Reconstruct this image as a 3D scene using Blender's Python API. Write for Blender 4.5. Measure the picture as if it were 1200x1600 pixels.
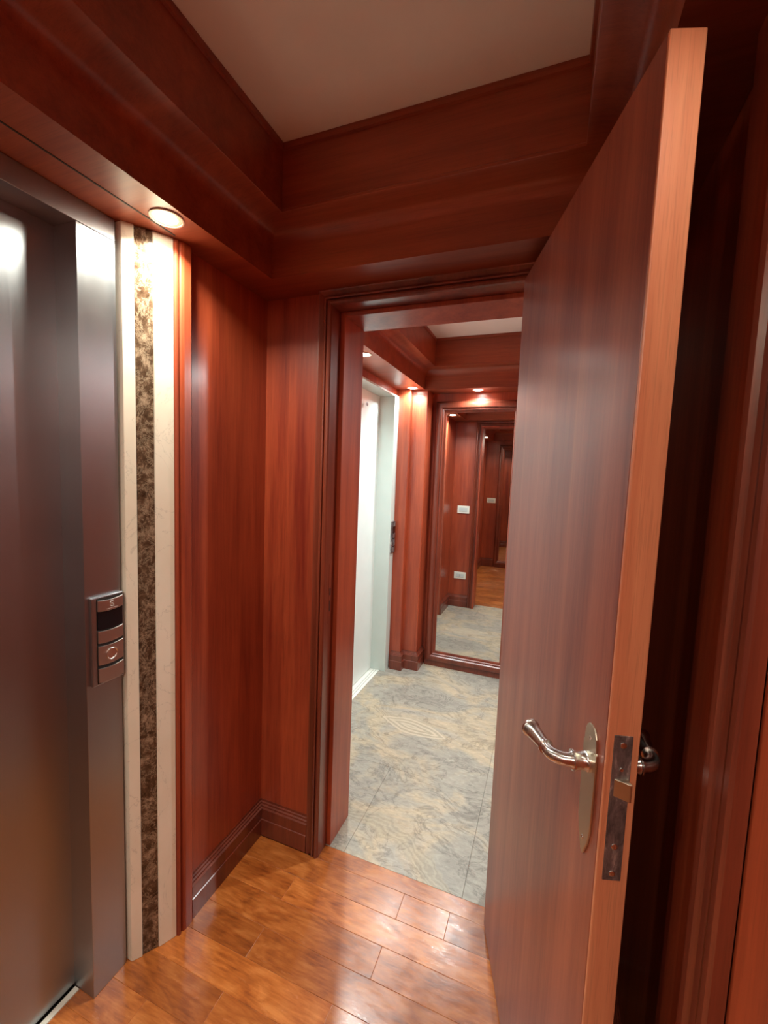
import bpy, bmesh, math, random
from mathutils import Vector, Matrix
random.seed(7)
S = bpy.context.scene
for o in list(bpy.data.objects): bpy.data.objects.remove(o)
COL = S.collection

# ------------------------------------------------------------------ camera
YAW, PITCH, ROLL, FPX, EYE = 0.3674, -0.087, 0.0381, 665.13, 1.45
fwd = Vector((-math.sin(YAW)*math.cos(PITCH), math.cos(YAW)*math.cos(PITCH), math.sin(PITCH)))
r0 = fwd.cross(Vector((0, 0, 1))).normalized(); u0 = r0.cross(fwd)
cr, sr = math.cos(ROLL), math.sin(ROLL)
rt = r0*cr + u0*sr; up = u0*cr - r0*sr
cd = bpy.data.cameras.new('camera'); cam = bpy.data.objects.new('camera', cd); COL.objects.link(cam)
cd.sensor_fit = 'VERTICAL'; cd.sensor_height = 36.0; cd.lens = 36.0*FPX/1600.0; cd.clip_start = 0.01
cam.matrix_world = Matrix(((rt.x, up.x, -fwd.x, 0), (rt.y, up.y, -fwd.y, 0), (rt.z, up.z, -fwd.z, EYE), (0, 0, 0, 1)))
S.camera = cam
# ------------------------------------------------------------------ world, exposure
w = bpy.data.worlds.new('world'); S.world = w; w.use_nodes = True
w.node_tree.nodes['Background'].inputs[0].default_value = (0.02, 0.015, 0.012, 1)
w.node_tree.nodes['Background'].inputs[1].default_value = 0.3
S.view_settings.view_transform = 'Standard'; S.view_settings.look = 'None'
S.view_settings.gamma = 1.0; S.view_settings.use_curve_mapping = False
S.view_settings.exposure = 0.53
# lamps: (x, y, watts, colour)
WARM = (1.0, 0.98, 0.82); COOL = (0.86, 1.0, 1.0)

# ------------------------------------------------------------------ materials
def newmat(name):
    m = bpy.data.materials.new(name); m.use_nodes = True
    nt = m.node_tree; b = nt.nodes['Principled BSDF']
    return m, nt, b
def nd(nt, t, **k):
    n = nt.nodes.new(t)
    for a, v in k.items(): setattr(n, a, v)
    return n
def coords(nt, scale=(1, 1, 1), rot=(0, 0, 0)):
    tc = nd(nt, 'ShaderNodeTexCoord'); mp = nd(nt, 'ShaderNodeMapping')
    mp.inputs['Scale'].default_value = scale; mp.inputs['Rotation'].default_value = rot
    nt.links.new(tc.outputs['Object'], mp.inputs[0]); return mp.outputs[0]
def noise(nt, vec, scale, detail=4, rough=.5, dist=0.0):
    n = nd(nt, 'ShaderNodeTexNoise'); n.inputs['Scale'].default_value = scale
    n.inputs['Detail'].default_value = detail; n.inputs['Roughness'].default_value = rough
    n.inputs['Distortion'].default_value = dist
    nt.links.new(vec, n.inputs['Vector']); return n.outputs['Fac']
def ramp(nt, fac, stops):
    r = nd(nt, 'ShaderNodeValToRGB'); e = r.color_ramp.elements
    while len(e) < len(stops): e.new(.5)
    for el, (p, c) in zip(e, stops):
        el.position = p; el.color = (c[0], c[1], c[2], 1) if hasattr(c, '__len__') else (c, c, c, 1)
    nt.links.new(fac, r.inputs[0]); return r.outputs[0]
def mixc(nt, fac, a, b, mode='MIX'):
    m = nd(nt, 'ShaderNodeMix', data_type='RGBA', blend_type=mode)
    for s, v in ((m.inputs[0], fac), (m.inputs[6], a), (m.inputs[7], b)):
        if hasattr(v, 'links'): nt.links.new(v, s)
        elif hasattr(v, '__len__'): s.default_value = (v[0], v[1], v[2], 1)
        else: s.default_value = v
    return m.outputs[2]
def math_(nt, op, a, b=None, c=None):
    m = nd(nt, 'ShaderNodeMath', operation=op)
    for s, v in zip(m.inputs, (a, b, c)):
        if v is None: continue
        if hasattr(v, 'links'): nt.links.new(v, s)
        else: s.default_value = v
    return m.outputs[0]
def bump(nt, b, h, strength=.1, dist=.002):
    bp = nd(nt, 'ShaderNodeBump'); bp.inputs['Strength'].default_value = strength
    bp.inputs['Distance'].default_value = dist
    nt.links.new(h, bp.inputs['Height']); nt.links.new(bp.outputs[0], b.inputs['Normal'])

def wood(name, c0, c1, axis='z', rough=.42, coat=.38, coat_r=.22, figure=.5, attr=False):
    m, nt, b = newmat(name)
    sl = {'z': (1, 1, .045), 'x': (.045, 1, 1), 'y': (1, .045, 1)}[axis]
    v = coords(nt, sl); v2 = coords(nt, tuple(.3 if s == 1 else .14 for s in sl))
    n1 = noise(nt, v, 95, 5, .62, .25)       # fine grain
    n2 = noise(nt, v, 14, 3, .5, .6)         # broad ribbon figure
    n3 = noise(nt, v2, 9, 3, .5, .4)         # cloudy
    f = math_(nt, 'ADD', math_(nt, 'MULTIPLY', n1, .30), math_(nt, 'MULTIPLY', n2, .50))
    f = math_(nt, 'ADD', f, math_(nt, 'MULTIPLY', n3, .34))
    col = ramp(nt, f, ((.38, c0), (.78, c1)))
    pores = ramp(nt, noise(nt, coords(nt, tuple(s if s == 1 else .03 for s in sl)), 420, 2, .5), ((.36, .55), (.46, 1.0)))
    col = mixc(nt, .28, col, mixc(nt, 1.0, col, pores, 'MULTIPLY'))
    if attr:
        a = nd(nt, 'ShaderNodeAttribute', attribute_name='tone')
        col = mixc(nt, 1.0, col, a.outputs['Color'], 'MULTIPLY')
    nt.links.new(col, b.inputs['Base Color'])
    b.inputs['Roughness'].default_value = rough
    b.inputs['Coat Weight'].default_value = coat; b.inputs['Coat Roughness'].default_value = coat_r
    bump(nt, b, n1, .06, .0006)
    return m
MAH0, MAH1 = (.19, .018, .007), (.53, .100, .034)
M = {}
M['wood'] = wood('mahogany_vertical', MAH0, MAH1, 'z')
M['wood_x'] = wood('mahogany_grain_along_x', MAH0, MAH1, 'x')
M['wood_y'] = wood('mahogany_grain_along_y', MAH0, MAH1, 'y')
M['leaf'] = wood('mahogany_door_veneer', (.16, .022, .011), (.42, .105, .050), 'z', rough=.5, coat=.45, coat_r=.26)
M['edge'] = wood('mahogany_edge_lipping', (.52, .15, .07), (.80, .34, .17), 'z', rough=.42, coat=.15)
M['trimwood'] = wood('mahogany_moulding', (.085, .011, .006), (.29, .060, .028), 'z', rough=.33, coat=.5)

def plank_mat():
    m, nt, b = newmat('parquet_boards')
    a = nd(nt, 'ShaderNodeAttribute', attribute_name='tone')
    tc = nd(nt, 'ShaderNodeTexCoord')
    off = nd(nt, 'ShaderNodeVectorMath', operation='MULTIPLY_ADD')
    nt.links.new(a.outputs['Color'], off.inputs[0]); off.inputs[1].default_value = (7, 9, 0)
    nt.links.new(tc.outputs['Object'], off.inputs[2])
    mp = nd(nt, 'ShaderNodeMapping'); mp.inputs['Scale'].default_value = (.14, 1, 1); nt.links.new(off.outputs[0], mp.inputs[0])
    mp2 = nd(nt, 'ShaderNodeMapping'); mp2.inputs['Scale'].default_value = (.35, 1, 1); mp2.inputs['Rotation'].default_value = (0, 0, .12)
    nt.links.new(off.outputs[0], mp2.inputs[0])
    n1 = noise(nt, mp.outputs[0], 130, 5, .6, .3); n2 = noise(nt, mp2.outputs[0], 16, 4, .55, 1.4)
    f = math_(nt, 'ADD', math_(nt, 'MULTIPLY', n1, .4), math_(nt, 'MULTIPLY', n2, .6))
    col = ramp(nt, f, ((.34, (.24, .056, .009)), (.5, (.45, .13, .024)), (.66, (.62, .225, .058))))
    tone = nd(nt, 'ShaderNodeSeparateColor'); nt.links.new(a.outputs['Color'], tone.inputs[0])
    col = mixc(nt, 1.0, col, ramp(nt, tone.outputs[2], ((0, (.72, .66, .60)), (1, (1.15, 1.12, 1.05)))), 'MULTIPLY')
    nt.links.new(col, b.inputs['Base Color'])
    b.inputs['Roughness'].default_value = .32
    b.inputs['Coat Weight'].default_value = .75
    rr = ramp(nt, noise(nt, coords(nt, (.25, 1, 1)), 60, 5, .65), ((.35, .07), (.68, .30)))
    nt.links.new(rr, b.inputs['Coat Roughness'])
    n4 = noise(nt, coords(nt, (.5, 1, 1)), 210, 4, .65)
    bp = nd(nt, 'ShaderNodeBump'); bp.inputs['Strength'].default_value = .22; bp.inputs['Distance'].default_value = .001
    nt.links.new(n4, bp.inputs['Height']); nt.links.new(bp.outputs[0], b.inputs['Coat Normal'])
    return m
M['planks'] = plank_mat()

def stone_mat():
    m, nt, b = newmat('stone_look_porcelain')
    v = coords(nt, (1, 1.5, 1), (0, 0, math.radians(14)))
    cloud = noise(nt, v, 1.9, 6, .58, .7)
    base = ramp(nt, cloud, ((.32, (.285, .255, .215)), (.46, (.36, .325, .27)), (.55, (.48, .38, .26)), (.64, (.38, .34, .285))))
    vein = noise(nt, v, 4.5, 8, .66, 1.3)
    d = math_(nt, 'ABSOLUTE', math_(nt, 'SUBTRACT', vein, .5))
    line = ramp(nt, d, ((0.0, .38), (.012, .78), (.04, 1.0)))
    col = mixc(nt, .7, base, mixc(nt, 1.0, base, line, 'MULTIPLY'))
    swirl = noise(nt, coords(nt, (1.0, 2.6, 1), (0, 0, math.radians(20))), 17, 8, .72, 1.6)
    col = mixc(nt, .5, col, mixc(nt, 1.0, col, ramp(nt, swirl, ((.32, .55), (.5, 1.0), (.66, 1.4))), 'MULTIPLY'))
    # printed lens-shaped vein and banded arc of the stone pattern
    tc = nd(nt, 'ShaderNodeTexCoord')
    wob = noise(nt, coords(nt), 8, 5, .65, .5)
    def shape(cx, cy, ang, ra, rb, lo, hi, freq, colr, strength):
        mp = nd(nt, 'ShaderNodeMapping', vector_type='TEXTURE')
        mp.inputs['Location'].default_value = (cx, cy, 0); mp.inputs['Rotation'].default_value = (0, 0, ang)
        nt.links.new(tc.outputs['Object'], mp.inputs[0])
        sp = nd(nt, 'ShaderNodeSeparateXYZ'); nt.links.new(mp.outputs[0], sp.inputs[0])
        x = math_(nt, 'DIVIDE', sp.outputs[0], ra); y = math_(nt, 'ABSOLUTE', math_(nt, 'DIVIDE', sp.outputs[1], rb))
        q = math_(nt, 'ADD', math_(nt, 'MULTIPLY', x, x), y)     # lens: |y| < 1 - x^2
        q = math_(nt, 'ADD', q, math_(nt, 'MULTIPLY', math_(nt, 'SUBTRACT', wob, .5), .55))
        inside = ramp(nt, q, ((max(lo-.04, 0), 0 if lo > 0 else 1), (lo+.0001, 1), (hi, 1), (min(hi+.05, 1.0), 0)))
        rings = math_(nt, 'SINE', math_(nt, 'MULTIPLY', q, freq))
        rc = mixc(nt, math_(nt, 'MULTIPLY_ADD', rings, .5, .5), tuple(c*.62 for c in colr), colr)
        return math_(nt, 'MULTIPLY', inside, strength), rc
    for args in ((-.64, 2.27, math.radians(-9), .215, .075, 0, .90, 17, (.60, .50, .37), .85),
                 (-.56, 1.40, math.radians(-14), .42, .20, .60, .92, 62, (.44, .37, .26), .5)):
        k, rc = shape(*args); col = mixc(nt, k, col, rc)
    nt.links.new(col, b.inputs['Base Color'])
    b.inputs['Roughness'].default_value = .34
    bump(nt, b, swirl, .12, .001)
    return m
M['stone'] = stone_mat()

def plain(name, c, rough=.5, metal=0, coat=0, spec=.5):
    m, nt, b = newmat(name)
    n = noise(nt, coords(nt), 6, 4, .6)
    nt.links.new(mixc(nt, n, tuple(x*.93 for x in c), tuple(min(1, x*1.06) for x in c)), b.inputs['Base Color'])
    b.inputs['Roughness'].default_value = rough; b.inputs['Metallic'].default_value = metal
    b.inputs['Coat Weight'].default_value = coat; b.inputs['Specular IOR Level'].default_value = spec
    return m
M['plaster'] = plain('ceiling_paint', (.84, .82, .76), .8)
M['white'] = plain('white_enamel', (.83, .90, .86), .34)
M['whitegrey'] = plain('grey_white_enamel', (.62, .70, .65), .36)
M['dark'] = plain('dark_gap', (.012, .010, .009), .6)
M['grout'] = plain('grout', (.20, .18, .14), .8)
M['plate'] = plain('ivory_plastic', (.85, .84, .74), .35)
M['plate2'] = plain('pale_grey_plastic', (.62, .68, .66), .35)
M['blackglass'] = plain('black_display_glass', (.006, .007, .009), .08)
M['alu'] = plain('aluminium', (.80, .80, .76), .3, .7)
M['paintwhite'] = plain('off_white_sill_paint', (.82, .80, .72), .5)

def brushed(name, c, rough, axis='z', amt=.12, aniso=0.75):
    m, nt, b = newmat(name)
    sl = {'z': (1, 1, .02), 'y': (1, .02, 1)}[axis]
    n = noise(nt, coords(nt, sl), 300, 4, .6)
    n2 = noise(nt, coords(nt), 3, 4, .6)
    nt.links.new(mixc(nt, n2, tuple(x*.82 for x in c), c), b.inputs['Base Color'])
    b.inputs['Metallic'].default_value = 1
    nt.links.new(math_(nt, 'ADD', math_(nt, 'MULTIPLY', n, amt), math_(nt, 'MULTIPLY_ADD', n2, .14, rough-.13)), b.inputs['Roughness'])
    b.inputs['Anisotropic'].default_value = aniso
    bump(nt, b, n, .05, .0004)
    return m
M['steel'] = brushed('brushed_stainless_steel', (.45, .47, .50), .42)
M['steel_panel'] = brushed('brushed_panel_steel', (.66, .62, .60), .44, 'y')
M['nickel'] = brushed('satin_nickel', (.82, .80, .77), .27, 'z', .08)
M['oldplate'] = brushed('aged_nickel_plate', (.78, .72, .58), .42, 'z', .1)

def worn():
    m, nt, b = newmat('worn_lock_metal')
    n = noise(nt, coords(nt, (1, 1, .35)), 60, 7, .75, .4)
    nt.links.new(ramp(nt, n, ((.38, (.14, .12, .12)), (.55, (.30, .27, .27)), (.66, (.80, .76, .74)))), b.inputs['Base Color'])
    b.inputs['Metallic'].default_value = .75
    nt.links.new(ramp(nt, n, ((.3, .5), (.7, .3))), b.inputs['Roughness'])
    bump(nt, b, n, .4, .0006); return m
M['lockmetal'] = worn()

def marble_cream():
    m, nt, b = newmat('cream_marble')
    v = coords(nt, (1, 1, .7)); n = noise(nt, v, 6, 6, .6, 1.2)
    d = math_(nt, 'ABSOLUTE', math_(nt, 'SUBTRACT', n, .5))
    cl = ramp(nt, noise(nt, v, 5, 4, .6), ((.3, (.80, .72, .58)), (.7, (.90, .83, .70))))
    nt.links.new(mixc(nt, 1.0, cl, ramp(nt, d, ((0, .80), (.006, 1.0))), 'MULTIPLY'), b.inputs['Base Color'])
    b.inputs['Roughness'].default_value = .3; return m
def marble_brown():
    m, nt, b = newmat('brown_emperador_marble')
    v = coords(nt, (1, 1, .75), (.5, .3, 0)); n = noise(nt, v, 20, 9, .8, .5)
    d = math_(nt, 'ABSOLUTE', math_(nt, 'SUBTRACT', n, .5))
    base = ramp(nt, noise(nt, v, 34, 9, .78, .3), ((.36, (.028, .014, .008)), (.52, (.10, .058, .034)), (.66, (.36, .25, .17))))
    nt.links.new(mixc(nt, ramp(nt, d, ((0, .8), (.008, .3), (.02, 0.0))), base, (.52, .40, .28)), b.inputs['Base Color'])
    b.inputs['Roughness'].default_value = .14; return m
M['cream'] = marble_cream(); M['brown'] = marble_brown()
def mirror_mat():
    m, nt, b = newmat('mirror_glass')
    b.inputs['Base Color'].default_value = (.72, .72, .71, 1); b.inputs['Metallic'].default_value = 1; b.inputs['Roughness'].default_value = 0.0
    return m
M['mirror'] = mirror_mat()
def emis(name, c, s):
    m, nt, b = newmat(name)
    b.inputs['Base Color'].default_value = (.9, .9, .85, 1); b.inputs['Emission Color'].default_value = (*c, 1); b.inputs['Emission Strength'].default_value = s
    return m
M['bulb_warm'] = emis('halogen_bulb_warm', (1, .88, .68), 60)
M['bulb_cool'] = emis('bulb_neutral', (1, .97, .90), 60)
M['frost'] = plain('frosted_lamp_ring', (.78, .70, .60), .35, .3)

# ------------------------------------------------------------------ mesh helpers
def box(bm, x0, x1, y0, y1, z0, z1):
    vs = [bm.verts.new((x, y, z)) for z in (z0, z1) for x, y in ((x0, y0), (x1, y0), (x1, y1), (x0, y1))]
    for f in ((3, 2, 1, 0), (4, 5, 6, 7), (0, 1, 5, 4), (1, 2, 6, 5), (2, 3, 7, 6), (3, 0, 4, 7)):
        bm.faces.new([vs[i] for i in f])
    return vs
def prism(bm, poly, lo, hi, axis='z'):
    """closed polygon extruded along an axis; poly in the two other axes"""
    def P(a, b, c): return {'z': (a, b, c), 'y': (a, c, b), 'x': (c, a, b)}[axis]
    A = [bm.verts.new(P(a, b, lo)) for a, b in poly]; B = [bm.verts.new(P(a, b, hi)) for a, b in poly]
    n = len(poly)
    for i in range(n): bm.faces.new((A[i], A[(i+1) % n], B[(i+1) % n], B[i]))
    bm.faces.new(A[::-1]); bm.faces.new(B)
def sweep(bm, path, prof, fn, closed=False):
    """sweep prof [(u, v)] along 2-D path with mitred corners; u offsets to the left of travel"""
    n = len(path); rings = []
    P = [Vector(p) for p in path]
    for i in range(n):
        def nrm(a, b):
            d = (b-a).normalized(); return Vector((-d.y, d.x))
        ns = []
        if closed or i > 0: ns.append(nrm(P[i-1], P[i]))
        if closed or i < n-1: ns.append(nrm(P[i], P[(i+1) % n]))
        if len(ns) == 2:
            s = (ns[0]+ns[1]).normalized(); m = s/max(.2, s.dot(ns[0]))
        else: m = ns[0]
        rings.append([bm.verts.new(fn(*(P[i]+m*u), v)) for u, v in prof])
    k = len(prof)
    for i in range(n if closed else n-1):
        A, B = rings[i], rings[(i+1) % n]
        for j in range(k): bm.faces.new((A[j], A[(j+1) % k], B[(j+1) % k], B[j]))
    if not closed:
        bm.faces.new(rings[0][::-1]); bm.faces.new(rings[-1])
def loft_rects(bm, items):
    """closed profile of (x0,x1,y0,y1,z) rectangles"""
    R = [[bm.verts.new((x, y, z)) for x, y in ((x0, y0), (x1, y0), (x1, y1), (x0, y1))] for x0, x1, y0, y1, z in items]
    for i in range(len(R)):
        A, B = R[i], R[(i+1) % len(R)]
        for j in range(4): bm.faces.new((A[j], A[(j+1) % 4], B[(j+1) % 4], B[j]))
def tube(bm, pts, rad, seg=20, cap=True, upv=Vector((0, 0, 1))):
    pts = [Vector(p) for p in pts]; rings = []
    prevx = None
    for i, p in enumerate(pts):
        t = (pts[min(i+1, len(pts)-1)] - pts[max(i-1, 0)]).normalized()
        x = prevx - t*prevx.dot(t) if prevx else t.cross(upv if abs(t.dot(upv)) < .95 else Vector((1, 0, 0)))
        x.normalize(); prevx = x; y = t.cross(x)
        rings.append([bm.verts.new(p + (x*math.cos(a)+y*math.sin(a))*rad[i]) for a in [2*math.pi*k/seg for k in range(seg)]])
    for A, B in zip(rings, rings[1:]):
        for j in range(seg): bm.faces.new((A[j], A[(j+1) % seg], B[(j+1) % seg], B[j]))
    if cap: bm.faces.new(rings[0][::-1]); bm.faces.new(rings[-1])
def lathe(bm, c, axis, prof, seg=32):
    """prof = [(distance along axis, radius)]"""
    c = Vector(c); a = Vector(axis).normalized()
    tube(bm, [c+a*d for d, r in prof], [max(r, 1e-4) for d, r in prof], seg) if False else None
    x = a.cross(Vector((0, 0, 1)) if abs(a.z) < .9 else Vector((1, 0, 0))).normalized(); y = a.cross(x)
    rings = [[bm.verts.new(c+a*d+(x*math.cos(t)+y*math.sin(t))*max(r, 1e-4)) for t in [2*math.pi*k/seg for k in range(seg)]] for d, r in prof]
    for A, B in zip(rings, rings[1:]):
        for j in range(seg): bm.faces.new((A[j], A[(j+1) % seg], B[(j+1) % seg], B[j]))
    bm.faces.new(rings[0][::-1]); bm.faces.new(rings[-1])
def obj(name, bm, mat, parent=None, bevel=0, smooth=False, label=None, world=True):
    me = bpy.data.meshes.new(name)
    bmesh.ops.recalc_face_normals(bm, faces=bm.faces[:])
    if parent is not None and world:
        bmesh.ops.transform(bm, matrix=parent_world(parent).inverted(), verts=bm.verts[:])
    bm.to_mesh(me); bm.free()
    for m in (mat if isinstance(mat, (list, tuple)) else [mat]): me.materials.append(m)
    o = bpy.data.objects.new(name, me); COL.objects.link(o)
    if parent is not None: o.parent = parent
    if bevel:
        b = o.modifiers.new('bevel', 'BEVEL'); b.width = bevel; b.segments = 2; b.limit_method = 'ANGLE'; b.angle_limit = math.radians(40)
    if smooth:
        for p in me.polygons: p.use_smooth = True
        e = o.modifiers.new('split', 'EDGE_SPLIT'); e.split_angle = math.radians(38)
    if label: o['label'] = label
    return o
def parent_world(p):
    m = p.matrix_basis.copy(); q = p.parent
    while q is not None: m = q.matrix_basis @ m; q = q.parent
    return m
def empty(name, loc, rotz=0):
    o = bpy.data.objects.new(name, None); COL.objects.link(o); o.location = loc; o.rotation_euler = (0, 0, rotz); o.empty_display_size = .05
    return o
def tag(o, label, cat=None, group=None, kind=None):
    o['label'] = label
    if cat: o['category'] = cat
    if group: o['group'] = group
    if kind: o['kind'] = kind
    return o
B = bmesh.new

# ------------------------------------------------------------------ dimensions
XL, XR = -.999, .25          # side walls' panel faces
YB, YF = -.93, 1.337         # back and front walls of the near lobby
YF2, YM = 1.52, 3.14         # door wall's far face, mirror wall
ZS, ZC = 2.062, 2.389
OL, OR, OT = -.704, -.074, 1.996     # clear opening between liners

# ------------------------------------------------------------------ floors
def board_object(name, boards, z0, z1, mat, bev):
    bm = B(); lay = bm.faces.layers.int.new('b')
    tones = []
    for i, (x0, x1, y0, y1) in enumerate(boards):
        t = bev
        vb = [bm.verts.new((x, y, z0)) for x, y in ((x0, y0), (x1, y0), (x1, y1), (x0, y1))]
        vm = [bm.verts.new((x, y, z1-t)) for x, y in ((x0, y0), (x1, y0), (x1, y1), (x0, y1))]
        vt = [bm.verts.new((x, y, z1)) for x, y in ((x0+t, y0+t), (x1-t, y0+t), (x1-t, y1-t), (x0+t, y1-t))]
        fs = [bm.faces.new(vt), bm.faces.new(vb[::-1])]
        for j in range(4):
            k = (j+1) % 4
            fs += [bm.faces.new((vm[j], vm[k], vt[k], vt[j])), bm.faces.new((vb[j], vb[k], vm[k], vm[j]))]
        for f in fs: f[lay] = i
        tones.append((random.random(), random.random(), random.random()))
    me = bpy.data.meshes.new(name); bm.to_mesh(me)
    ids = [f[lay] for f in bm.faces]; bm.free()
    at = me.attributes.new('tone', 'FLOAT_COLOR', 'FACE')
    for i, b in enumerate(ids): at.data[i].color = (*tones[b], 1)
    me.materials.append(mat)
    o = bpy.data.objects.new(name, me); COL.objects.link(o); return o
ys = [1.379, 1.315, 1.222, 1.1300, 1.036, .943, .851, .757, .664, .571, .478, .385, .292, .199, .106, .013, -.08, -.173, -.266, -.359, -.452, -.545, -.638, -.731, -.824, -.95]
joints = {0: [], 1: [-.375, -.215], 2: [-.755, .05], 3: [-.386, -.98], 4: [-.752, -.10], 5: [-.46, -.2], 6: [-.752, -.15], 7: [-.93, -.35], 8: [-.6]}
boards = []
for i in range(len(ys)-1):
    if i == 0: X0, X1 = OL-.02, OR+.02
    else: X0, X1 = -1.135, XR+.02
    js = joints.get(i, [random.uniform(-.95, -.6), random.uniform(-.4, .1)])
    xs = [X0]+sorted(js)+[X1]
    for a, b in zip(xs, xs[1:]): boards.append((a, b, ys[i+1], ys[i]))
fl = board_object('floor', boards, -.012, 0.0, M['planks'], .0011)
tag(fl, 'glossy orange brown parquet floor of the near lobby', 'floor', kind='structure')
bm = B(); box(bm, -1.16, .45, -1.0, 1.379, -.05, -.0125)
tag(obj('floor', bm, M['dark']), 'dark subfloor under the parquet', 'floor', kind='structure')
tiles = []
for x0, x1, y0, y1 in ((-1.135, -.643, 1.379, 1.90), (-.643, -.187, 1.379, 1.90), (-.187, .27, 1.379, 1.832), (-1.135, -.187, 1.90, 3.16), (-.187, .27, 1.832, 2.45), (-.187, .27, 2.45, 3.16)):
    tiles.append((x0+.0004, x1-.0004, y0+(.0004 if y0 > 1.4 else 0), y1-.0004))
ft = board_object('floor', tiles, -.012, 0.0, M['stone'], .0005)
tag(ft, 'grey and beige stone look tiled floor beyond the doorway', 'floor', kind='structure')
bm = B(); box(bm, -1.16, .45, 1.379, 3.2, -.05, -.0125)
tag(obj('floor', bm, M['grout']), 'grout bed under the stone look tiles', 'floor', kind='structure')

# ------------------------------------------------------------------ walls
def struct(name, bm, mat, label, cat='wall', bevel=0, smooth=False):
    return tag(obj(name, bm, mat, bevel=bevel, smooth=smooth), label, cat, kind='structure')
# near lobby left wall: panel, stile, back part, portal recess
def side_left(bm):
    box(bm, -1.16, XL, .966, YF, 0, 2.45)
    box(bm, -1.16, -1.0, .909, .966, 0, ZS+.02)
    box(bm, -1.16, XL, YB, -.305, 0, 2.45)
    box(bm, -1.16, -1.07, -.2, .804, ZS-.002, 2.45)
bm = B(); side_left(bm); struct('wall_left', bm, M['wood'], 'red mahogany panelled wall left of the doorway, beside the lift')
# narrow stile with beads beside the marble
bm = B()
prism(bm, [(-1.02, .909), (-.983, .909), (-.978, .911), (-.977, .916), (-.984, .918), (-.984, .923), (-.977, .926), (-.9745, .934), (-.9745, .958), (-.981, .966), (-1.02, .966)], 0, ZS)
struct('trim_1', bm, M['wood'], 'narrow upright mahogany stile between the cream marble and the wall panel', 'moulding')
# marble strips, splayed
def strip(name, a, b, mat, label, lip=.003):
    bm = B(); (x0, y0), (x1, y1) = a, b
    d = Vector((x1-x0, y1-y0)).normalized(); n = Vector((d.y, -d.x))
    A = Vector(a)+n*lip; C = Vector(b)+n*lip
    prism(bm, [(-1.10, y0), (A.x, A.y), (C.x, C.y), (-1.10, y1)], 0, ZS)
    struct(name, bm, mat, label, 'stone strip', bevel=.0015)
strip('trim_2', (-1.051, .8065), (-1.034, .829), M['cream'], 'narrow cream marble strip beside the steel lift frame', .004)
strip('trim_3', (-1.034, .8295), (-1.010, .865), M['brown'], 'dark brown veined marble strip between two cream strips', .0)
strip('trim_4', (-1.010, .8655), (-.988, .909), M['cream'], 'wider cream marble strip beside the mahogany stile', .003)
for nm, a, b, mt, lb in (('trim_5', -.305, -.26, 'cream', 'cream marble strip behind the viewer at the lift'), ('trim_6', -.26, -.225, 'brown', 'brown marble strip behind the viewer at the lift'), ('trim_7', -.225, -.2, 'cream', 'narrow cream marble strip behind the viewer at the lift')):
    bm = B(); box(bm, -1.10, -1.0 if a < -.3 else -1.02, a, b, 0, ZS); struct(nm, bm, M[mt], lb, 'stone strip')

# door wall (pieces around opening)
JX0, JX1, JT = -.722, -.056, 2.012
bm = B()
box(bm, -1.16, JX0-.02, YF, YF2, 0, 2.45); box(bm, JX1+.02, .30, YF, YF2, 0, 2.45); box(bm, JX0-.02, JX1+.02, YF, YF2, JT+.015, 2.45)
struct('wall_front', bm, M['wood'], 'mahogany panelled wall around the open doorway')
# right wall
bm = B()
box(bm, XR, .32, .655, YF, 0, 2.45); box(bm, XR-.028, .32, .655, .76, 0, ZS+.01)
box(bm, XR, .32, YB, -.35, 0, 2.45); box(bm, XR, .32, -.35, .70, 2.06, 2.45)
struct('wall_right', bm, M['wood'], 'dark mahogany wall behind the open door leaf')
# back wall
bm = B(); box(bm, -1.16, .32, YB-.07, YB, 0, 2.45)
struct('wall_back', bm, M['wood'], 'mahogany wall behind the viewer, seen in the far mirror')
# far lobby walls
bm = B()
box(bm, -1.22, XL, YF2, 1.93, 0, 2.45)
box(bm, -1.22, -1.06, 1.93, 3.0, 2.012, 2.45)
box(bm, -1.22, -1.06, 2.93, YM, 0, 2.02)
struct('wall_left', bm, M['wood'], 'mahogany wall of the far lobby around the white lift door')
bm = B()
prism(bm, [(-1.10, 2.932), (-.962, 2.932), (-.958, 2.936), (-.958, 2.985), (-.852, 2.985), (-.847, 2.990), (-.847, YM), (-1.10, YM)], 0, ZS)
struct('trim_8', bm, M['wood'], 'stepped mahogany pilaster between the white lift door and the mirror', 'pilaster')
bm = B(); box(bm, -1.16, .32, YM, YM+.06, 0, 2.45)
struct('wall_front', bm, M['wood'], 'mahogany end wall behind the framed mirror')
bm = B(); box(bm, .25, .32, YF2, YM, 0, 2.45)
struct('wall_right', bm, M['wood'], 'mahogany side wall of the far lobby hidden by the open door')

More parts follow.
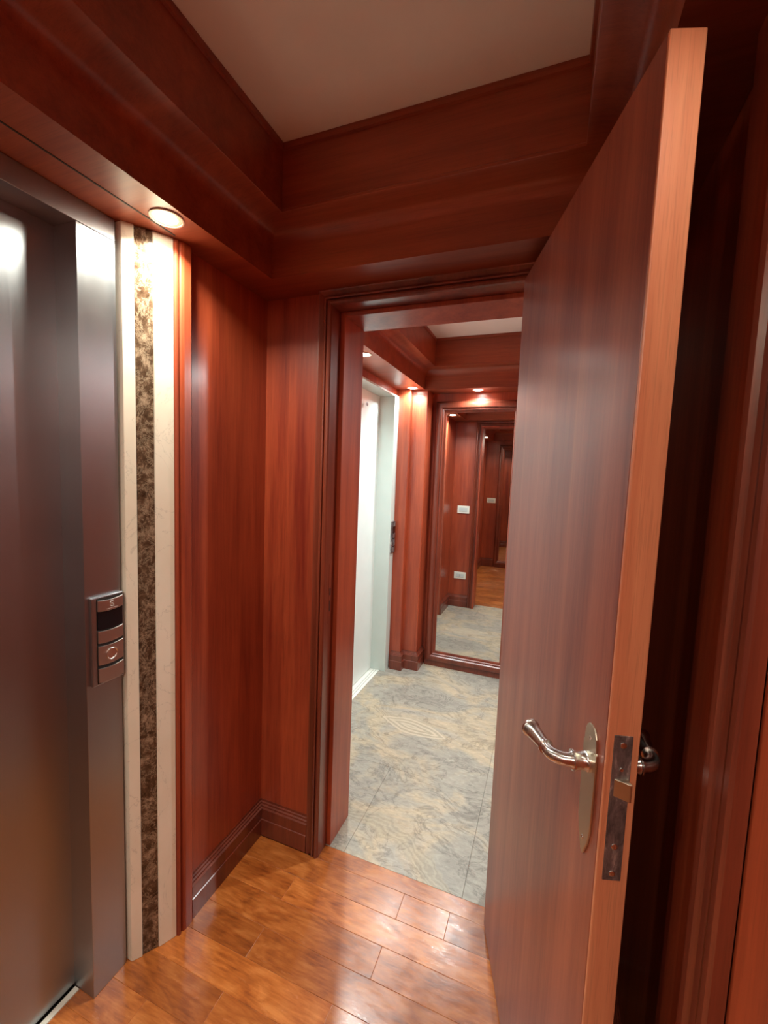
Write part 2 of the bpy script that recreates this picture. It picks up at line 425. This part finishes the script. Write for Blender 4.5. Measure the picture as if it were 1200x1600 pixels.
# ------------------------------------------------------------------ ceilings and coffers
bm = B(); box(bm, -1.16, .32, YB-.07, 1.43, ZC, ZC+.04)
struct('ceiling', bm, M['plaster'], 'dim beige painted ceiling of the near lobby', 'ceiling')
bm = B(); box(bm, -1.22, .32, 1.43, YM+.06, ZC, ZC+.04)
struct('ceiling', bm, M['plaster'], 'pale painted ceiling of the far lobby seen through the doorway', 'ceiling')
def coffer(name, outer, lo, upr, label):
    def R(t):   # blend of lower lip and upper rectangle
        return [lo[i]+(upr[i]-lo[i])*t for i in range(4)]
    def G(r, e): return [r[0]+e, r[1]-e, r[2]+e, r[3]-e]
    zc = 2.150
    it = [(*outer, ZS), (*lo, ZS), (*lo, zc)]
    for k in range(1, 7):
        a = k/6*math.pi/2; it.append((*R(1-math.cos(a)), zc+.052*math.sin(a)))
    it += [(*G(upr, .002), 2.2035), (*G(upr, .002), 2.210), (*upr, 2.212), (*upr, ZC-.020), (*G(upr, .007), ZC-.018), (*G(upr, .009), ZC-.010), (*G(upr, .007), ZC-.003), (*G(upr, .007), ZC-.0005), (*outer, ZC-.0005)]
    bm = B(); loft_rects(bm, it)
    return struct(name, bm, M['trimwood_h'], label, 'coffer', smooth=True)
M['trimwood_h'] = wood('mahogany_coffer', (.15, .019, .007), (.38, .085, .030), 'x', rough=.42, coat=.15, coat_r=.3)
coffer('trim_9', (-1.07, XR-.001, YB, YF), (-.874, .119, -.782, 1.189), (-.783, .028, -.70, 1.110), 'stepped dark mahogany coffer framing the near ceiling')
coffer('trim_10', (-1.06, .249, YF2, YM), (-.867, .119, 1.668, 2.972), (-.787, .04, 1.745, 2.910), 'stepped mahogany coffer framing the far ceiling')
# thin seam in the soffit over the lift
bm = B(); box(bm, -.973, -.969, -.3, .90, ZS-.0012, ZS+.001)
struct('trim_11', bm, M['dark'], 'thin dark seam in the soffit over the lift', 'joint')

# ------------------------------------------------------------------ baseboards
BP = [(0, 0), (.021, 0), (.021, .066), (.018, .068), (.019, .110), (.0125, .1125), (.0120, .1180), (.0065, .1205), (.0060, .1265), (.0015, .1285), (.0012, .137), (0, .137)]
def baseboard(name, path, label):
    bm = B(); sweep(bm, path, BP, lambda x, y, z: (x, y, z)); struct(name, bm, M['trimwood'], label, 'baseboard')
# u is to the left of travel: interior must be on the left
baseboard('baseboard_left', [(JX0-.055, YF), (XL, YF), (XL, .966)], 'dark mahogany baseboard in the corner left of the doorway')
baseboard('baseboard_right', [(XR, .76), (XR, YF), (JX1+.06, YF)], 'dark baseboard behind the open door')
baseboard('baseboard_back', [(XL, -.305), (XL, YB), (-.79, YB)], 'baseboard along the wall behind the viewer')
baseboard('baseboard_front', [(-.847, YM), (-.847, 2.985), (-.958, 2.985), (-.958, 2.932), (-1.03, 2.932)], 'stepped reddish baseboard of the far pilaster')
baseboard('baseboard_far', [(XL, 1.93), (XL, YF2), (JX0-.055, YF2)], 'baseboard of the far lobby seen in the mirror')

# ------------------------------------------------------------------ door frame (casing + liner)
CP = [(0, 0), (0, .020), (.003, .025), (.009, .028), (.014, .027), (.0155, .018), (.0185, .018), (.020, .026), (.024, .028), (.028, .026), (.0295, .017), (.034, .015), (.040, .019), (.046, .023), (.050, .024), (.0515, .017), (.0545, .016), (.057, .012), (.058, 0)]
def casing(bm, xl, xr, zt, y, sgn, prof=CP):
    # path travels so that "left" is away from the opening
    sweep(bm, [(xr, 0), (xr, zt), (xl, zt), (xl, 0)], [(-u, v) for u, v in prof], lambda a, b, v: (a, y+sgn*v, b))
df = empty('door_frame', (-.39, YF, 0)); tag(df, 'moulded mahogany door frame around the open doorway', 'door frame')
bm = B(); casing(bm, JX0, JX1, JT, YF, -1); obj('casing', bm, M['trimwood'], df)
bm = B(); casing(bm, JX0+.004, JX1-.004, JT-.004, YF2, 1); obj('casing', bm, M['trimwood'], df)
bm = B()
for a, b in ((JX0-.02, JX0), (JX1, JX1+.02)): box(bm, a, b, YF-.001, YF2+.001, 0, JT)
box(bm, JX0-.02, JX1+.02, YF-.001, YF2+.001, JT, JT+.015)
obj('jamb', bm, M['trimwood'], df, bevel=.001)
bm = B()
box(bm, JX0, OL, 1.382, 1.543, 0, OT+.016); box(bm, OR, JX1, 1.382, 1.543, 0, OT+.016); box(bm, OL, OR, 1.382, 1.543, OT, OT+.016)
obj('liner', bm, M['wood'], df, bevel=.0015)
bm = B(); box(bm, JX0-.0005, JX0+.001, 1.3455, 1.3625, .90, 1.12)
sp = obj('strike_plate', bm, M['trimwood'], df)
bm = B(); box(bm, JX0+.0008, JX0+.0016, 1.351, 1.358, 1.005, 1.03); box(bm, JX0+.0008, JX0+.0016, 1.351, 1.356, .945, .985)
obj('strike_slot', bm, M['dark'], sp)

# right-hand casing and closed apartment door
bm = B()
CR = [(0, 0), (0, .016), (.004, .020), (.014, .021), (.018, .014), (.022, .014), (.024, .019), (.036, .021), (.040, .014), (.046, .012), (.056, .017), (.062, .020), (.074, .022), (.078, .018), (.080, 0)]
sweep(bm, [(-.28, 0), (-.28, 2.0), (.574, 2.0), (.574, 0)], [(u, v) for u, v in [(p[0], p[1]) for p in CR]], lambda a, b, v: (XR-.015-v, a, b))
rc = empty('door_frame', (XR, .2, 0)); tag(rc, 'moulded dark mahogany casing at the right edge beside the viewer', 'door frame')
obj('casing', bm, M['trimwood'], rc)
bm = B(); box(bm, XR-.013, XR+.03, -.28, .576, 0, 2.0); dr = obj('door_4', bm, M['wood']); tag(dr, 'plain mahogany door inside the casing at the right edge', 'door', kind='structure')

# ------------------------------------------------------------------ near lift
def lift(name, label, xf, xd, y0, y1, zt, ztop, fy0, fy1, mf, md, head, sill, floorx):
    r = empty(name, (xf, (y0+y1)/2, 0)); tag(r, label, 'lift door', kind='structure')
    bm = B(); box(bm, xd-.03, xd, y0-.015, (y0+y1)/2+.02, .0085, zt+.01); obj('door_panel', bm, md, r, bevel=.0015)
    bm = B(); box(bm, xd-.045, xd-.018, (y0+y1)/2-.02, y1+.015, .0085, zt+.01); obj('door_panel', bm, md, r, bevel=.0015)
    bm = B(); box(bm, xd-.06, xf, y1, fy1, 0, zt+(0 if head else .0)); obj('jamb', bm, mf, r, bevel=.0012)
    bm = B(); box(bm, xd-.06, xf, fy0, y0, 0, zt); obj('jamb', bm, mf, r, bevel=.0012)
    bm = B(); box(bm, xd-.06, xf+(.0005 if head else 0), fy0, fy1, zt, ztop); obj('head', bm, mf, r, bevel=.0012)
    bm = B(); box(bm, xd-.06, xd-.031, y0, y1, 0, zt); obj('shaft_gap', bm, M['dark'], r)
    return r
l1 = lift('door_2', 'brushed stainless steel lift door on the left', -1.061, -1.121, -.10, .702, 2.009, ZS-.001, -.2, .7975, M['steel'], M['steel'], True, True, 0)
bm = B(); box(bm, -1.134, -1.1185, -.10, .70, -.001, .004); obj('sill', bm, M['paintwhite'], l1, label='pale metal sill line')
bm = B(); box(bm, -1.15, -1.072, .7975, .81, 0, ZS); obj('shadow_gap', bm, M['dark'], l1)
l2 = lift('door_3', 'white enamelled lift door in the far lobby', -1.045, -1.141, 2.03, 2.850, 2.000, 2.012, 1.94, 2.9315, M['whitegrey'], M['white'], False, True, 0)
bm = B()
box(bm, -1.165, -1.088, 2.03, 2.85, -.011, .0006)
obj('sill_groove', bm, M['dark'], l2); bm = B()
for a, b, z in ((-1.165, -1.130, .004), (-1.127, -1.112, .004), (-1.109, -1.088, .004)): box(bm, a, b, 2.03, 2.85, -.001, z)
obj('sill', bm, M['paintwhite'], l2, label='grooved aluminium sill')
bm = B(); lathe(bm, (-1.1415, 2.585, 1.905), (1, 0, 0), [(0, .013), (.003, .013), (.0035, .008), (.0015, .007), (.0012, .0005)]); obj('key_hole', bm, M['steel'], l2, smooth=True)

# ------------------------------------------------------------------ lift call panels
def band(bm, y0, y1, z0, z1, x, sag, th=.004):
    """steel band with a bowed upper and lower edge, facing +x"""
    n = 10; top = []; bot = []
    for i in range(n+1):
        t = i/n; y = y0+(y1-y0)*t; s = sag*(4*t*(1-t))
        top.append((y, z1-s)); bot.append((y, z0-s))
    prism(bm, bot+top[::-1], x, x+th, 'x')
def call_panel(name, label, xf, y0, y1, z0, z1, mb, mp):
    r = empty(name, (xf, (y0+y1)/2, z0)); tag(r, label, 'call panel')
    H = z1-z0; W = y1-y0
    bm = B(); box(bm, xf, xf+.010, y0, y1, z0, z1); obj('housing', bm, mb, r, bevel=.002)
    bm = B(); box(bm, xf+.010, xf+.0106, y0+.012, y1-.003, z0+.004, z1-.004); obj('back_plate', bm, M['dark'], r)
    yy0, yy1 = y0+.0135, y1-.0045
    fr = [(.84, .965), (.52, .665), (.30, .49), (.03, .165)]
    fr = [(.835, .965, 'logo_band'), (.475, .62, 'blank_band'), (.225, .45, 'button_band'), (.025, .195, 'lower_band')]
    for a, b, nm in fr:
        bm = B(); band(bm, yy0, yy1, z0+a*H+.002, z0+b*H, xf+.0105, .004)
        o = obj(nm, bm, mp, r, bevel=.0006)
        if nm == 'button_band':
            bm = B(); c = (xf+.0144, (yy0+yy1)/2+.001, z0+(a+b)/2*H-.003)
            lathe(bm, c, (1, 0, 0), [(0, .0155), (.0016, .0155), (.0022, .0145), (.0012, .013), (.0004, .0125), (.0002, .0005)])
            obj('call_button', bm, M['nickel'] if mp is M['steel_panel'] else mp, o, smooth=True)
        if nm == 'logo_band':
            cy, cz = (yy0+yy1)/2+.003, z0+(a+b)/2*H-.0005
            bm = B(); x = xf+.0148
            pts = [(x, cy+.0042*math.cos(t), cz+.0035+.0030*math.sin(t)) for t in [math.radians(q) for q in range(20, 271, 25)]]
            pts += [(x, cy+.0046*math.cos(t), cz-.0030+.0034*math.sin(t)) for t in [math.radians(q) for q in range(90, -171, -26)]]
            tube(bm, pts, [.0008]*len(pts), 8)
            tube(bm, [(x, cy-.0048, cz+.004), (x, cy-.0020, cz-.0055), (x, cy+.0045, cz-.0064)], [.0006]*3, 8)
            obj('emblem', bm, M['alu'], o, smooth=True)
            bm = B(); box(bm, x-.0004, x+.0002, cy-.014, cy+.017, cz-.0122, cz-.0110); obj('emblem_line', bm, M['alu'], o)
    bm = B(); band(bm, yy0, yy1, z0+.635*H, z0+.835*H, xf+.0100, .004, .0025); obj('display', bm, M['blackglass'], r)
    return r
call_panel('call_panel', 'steel call panel with dark display on the near lift frame', -1.061,   .712, .7975, .879, 1.112, M['steel'], M['steel_panel'])
call_panel('call_panel', 'small dark metal call panel on the white lift frame in the far lobby', -1.045, 2.866, 2.926, .885, 1.118, M['lockmetal'], M['lockmetal'])

# ------------------------------------------------------------------ downlights
def downlight(x, y, watts, colour, label, bulb, r=.036, tilt=(0, 0), group=None, spread=148):
    t = empty('downlight', (x, y, ZS)); tag(t, label, 'ceiling light', group)
    bm = B(); lathe(bm, (x, y, ZS-.0005), (0, 0, -1), [(0, r+.004), (.0025, r+.004), (.0035, r+.002), (.0030, r-.001), (0, r-.001)], 40)
    obj('ring', bm, M['frost'], t, smooth=True)
    bm = B(); lathe(bm, (x, y, ZS-.0008), (0, 0, -1), [(0, r-.002), (.0012, r-.002), (.0012, r*.66), (.0002, r*.64)], 40)
    obj('glass_rim', bm, M['frost'], t, smooth=True)
    bm = B(); lathe(bm, (x, y, ZS-.0010), (0, 0, -1), [(0, r*.70), (.0012, r*.70), (.0030, r*.52), (.0038, r*.25), (.0040, .001)], 40)
    obj('bulb', bm, bulb, t, smooth=True)
    ld = bpy.data.lights.new('downlight_beam', 'AREA'); ld.shape = 'DISK'; ld.size = r*1.3; ld.energy = watts; ld.color = colour; ld.spread = math.radians(spread)
    lo = bpy.data.objects.new('downlight_beam', ld); COL.objects.link(lo); lo.parent = t; lo.location = (0, 0, -.0065); lo.rotation_euler = (tilt[0], tilt[1], 0)
    return t
G1 = 'downlights in the near soffit'; G2 = 'downlights in the far soffit'
NW, FW = 5.0, 7.0
downlight(-.925, .833, NW, WARM, 'round glowing downlight over the marble strips by the near lift', M['bulb_warm'], group=G1)
downlight(-.925, -.24, 3.0, WARM, 'downlight behind the viewer, seen small in the mirror', M['bulb_warm'], group=G1)
downlight(.192, .40, .95, WARM, spread=180, label='downlight above the right side of the near lobby, out of view', bulb=M['bulb_warm'], group=G1)
downlight(-.06, -.85, 10.5, WARM, spread=180, label='downlight over the wall behind the viewer', bulb=M['bulb_warm'], group=G1)
downlight(-.93, 2.045, FW, COOL, 'far lobby downlight nearest the doorway, above the white lift door', M['bulb_cool'], group=G2)
downlight(-.935, 2.893, 3.2, COOL, 'far lobby downlight in the soffit corner above the pilaster', M['bulb_cool'], group=G2)
downlight(-.505, 3.035, 4.2, COOL, 'far lobby downlight above the framed mirror', M['bulb_cool'], group=G2)
downlight(.185, 2.2, 15, COOL, spread=170, label='far lobby downlight hidden behind the open door', bulb=M['bulb_cool'], group=G2)

# ------------------------------------------------------------------ framed mirrors
def framed_mirror(name, label, y, face, x0, x1, z0, z1):
    t = empty(name, ((x0+x1)/2, y, 0)); tag(t, label, 'mirror')
    prof = [(0, 0), (0, .030), (.004, .040), (.014, .047), (.030, .049), (.044, .046), (.050, .038), (.053, .033), (.056, .037), (.060, .038), (.064, .035), (.066, .028), (.072, .026), (.080, .021), (.082, .0)]
    bm = B(); sweep(bm, [(x0, z0), (x1, z0), (x1, z1), (x0, z1)], prof, lambda a, b, v: (a, y+face*v, b), closed=True)
    obj('frame', bm, M['trimwood'], t, smooth=True)
    bm = B(); box(bm, x0, x1, *sorted((y, y+face*.032)), 0, z0+.002); obj('plinth', bm, M['trimwood'], t)
    bm = B(); box(bm, x0+.07, x1-.07, min(y, y+face*.018), max(y, y+face*.018), z0+.07, z1-.07); obj('glass', bm, M['mirror'], t)
    return t
framed_mirror('framed_mirror', 'tall mirror in a mahogany frame on the far end wall', YM, -1, -.815, -.175, .036, 2.0)
framed_mirror('framed_mirror', 'mirror in a mahogany frame behind the viewer, seen within the far mirror', YB, 1, -.785, -.17, .036, 2.0)

# ------------------------------------------------------------------ switch plates (seen in the mirror)
def plate(name, label, x0, x1, z0, z1, y, face, holes):
    t = empty(name, ((x0+x1)/2, y, (z0+z1)/2)); tag(t, label, 'switch plate' if not holes else 'socket')
    bm = B(); a, b = sorted((y, y+face*.008)); box(bm, x0, x1, a, b, z0, z1); obj('cover', bm, M['plate'], t, bevel=.006)
    n = 3; w_ = (x1-x0-.04)/n
    for i in range(n):
        bm = B(); xa = x0+.02+i*w_; a, b = sorted((y+face*.007, y+face*.0105)); box(bm, xa+.001, xa+w_-.001, a, b, z0+.02, z1-.02)
        o = obj('socket_module' if holes and i == 1 else 'rocker', bm, M['plate2'], t, bevel=.001)
        if holes and i == 1:
            for k in (-1, 0, 1):
                bm = B(); lathe(bm, (xa+w_/2, y+face*.0105, (z0+z1)/2+k*.009), (0, face, 0), [(0, .0025), (.0004, .0025)], 12); obj('socket_hole', bm, M['dark'], o)
plate('switch_plate', 'white light switch plate on the door wall, upper one seen in the mirror', -.940, -.806, 1.056, 1.140, YF2, 1, False)
plate('socket_plate', 'white power socket plate low on the door wall, lower one seen in the mirror', -.940, -.806, .316, .394, YF2, 1, True)
plate('switch_plate', 'white switch plate on the wall behind the viewer, seen deep in the mirror', -.946, -.806, 1.056, 1.137, YB, 1, False)

# ------------------------------------------------------------------ open door leaf
ANG = .30667; HX, HY, W, T, ZD = -.1046, 1.3166, .6863, .045, 2.0176
leaf = empty('door_1', (HX, HY, 0), math.atan2(-math.cos(ANG), math.sin(ANG)))
tag(leaf, 'open mahogany door leaf with lever handle, swung towards the viewer', 'door', kind='structure')
def L(name, bm, mat, parent=None, **k): return obj(name, bm, mat, parent or leaf, world=False, **k)
bm = B(); box(bm, 0, W-.006, 0, T, .008, ZD); L('panel', bm, M['leaf'], bevel=.001)
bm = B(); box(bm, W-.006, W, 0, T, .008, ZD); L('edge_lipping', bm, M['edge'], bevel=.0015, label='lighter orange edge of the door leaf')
# lock faceplate on edge
bm = B(); box(bm, W-.001, W+.0015, .0085, .0345, .868, 1.0915); fp = L('lock_faceplate', bm, M['lockmetal'], bevel=.0006)
bm = B(); prism(bm, [(W+.001, .0125), (W+.013, .030), (W+.013, .033), (W+.001, .033)], 1.000, 1.026)
L('latch_bolt', bm, M['oldplate'], fp, bevel=.0005)
bm = B(); box(bm, W+.0012, W+.0018, .012, .031, .930, .992); L('deadbolt_slot', bm, M['lockmetal'], fp)
for z in (1.0775, 1.041, .9215, .879):
    bm = B(); lathe(bm, (W+.0014, .0215, z), (1, 0, 0), [(0, .0048 if z != 1.041 else .003), (.0008, .0045 if z != 1.041 else .0028), (.0016, .0025), (.0012, .0008)], 20); L('screw', bm, M['nickel'], fp, smooth=True)
# escutcheons + levers both faces
def escutcheon(sgn, y):
    s0, zc, hw, z0, z1 = .6395, 1.020, .0225, .864, 1.078
    out = []
    def half(side):
        P = [(1.0, .30), (1.0, .70)]
        return P
    rim = []
    # rounded top, straight shoulders, long taper to a blunt rounded foot
    prof = [(z1, 0), (z1-.0015, .008), (z1-.006, .014), (z1-.014, .0185), (z1-.024, .0205), (z1-.034, .021), (z1-.036, .0235), (z1-.050, .0235), (z1-.130, .0225), (z1-.160, .0215), (z1-.185, .0155), (z1-.200, .0085), (z1-.209, .005), (z0, 0)]
    left = [(s0-h, z) for z, h in prof]; right = [(s0+h, z) for z, h in prof[1:-1]][::-1]
    bm = B()
    lo, hi = sorted((y, y+sgn*.0032)); prism(bm, left+right, lo, hi, 'y')
    e = L('escutcheon', bm, M['oldplate'], bevel=.001)
    for z in (z1-.022, z1-.186):
        bm = B(); lathe(bm, (s0, y+sgn*.0030, z), (0, sgn, 0), [(0, .0032), (.0008, .003), (.0014, .0015), (.001, .0006)], 16); L('screw', bm, M['nickel'], e, smooth=True)
    h = None
    c = Vector((s0, y, 1.018)); N_ = Vector((0, sgn, 0)); D_ = Vector((-1, 0, .0))
    pts = []; rad = []
    for d, r in ((.002, .0125), (.008, .0125), (.010, .0112), (.018, .0098), (.0255, .0115), (.0262, .0128), (.0285, .0128), (.029, .0108), (.034, .0088)):
        pts.append(c+N_*d); rad.append(r)
    R_ = .024; cc = c+N_*.034+D_*R_
    for k in range(1, 9):
        a = k/8*math.pi/2*.93
        pts.append(cc-D_*R_*math.cos(a)+N_*R_*math.sin(a)); rad.append(.0088-.0006*k/8)
    t = (pts[-1]-pts[-2]).normalized(); p = pts[-1]; d0 = 0
    for d, r in ((.004, .0080), (.0075, .0080), (.0080, .0102), (.0105, .0102), (.0110, .0078), (.025, .0086), (.045, .0102), (.060, .0114), (.062, .0128), (.0655, .0128), (.067, .0108), (.070, .0090), (.072, .0062), (.0755, .0058), (.0775, .0040), (.079, .0008)):
        pts.append(p+t*d*.93); rad.append(r)
    bm = B(); tube(bm, pts, [q*1.22 for q in rad], 28); L('lever_handle', bm, M['nickel'], smooth=True)
escutcheon(-1, 0); escutcheon(1, T)
for z in (.25, 1.0, 1.78):
    bm = B(); lathe(bm, (-.004, T+.004, z), (0, 0, 1), [(0, .006), (.08, .006)], 16); L('hinge', bm, M['oldplate'], smooth=True)
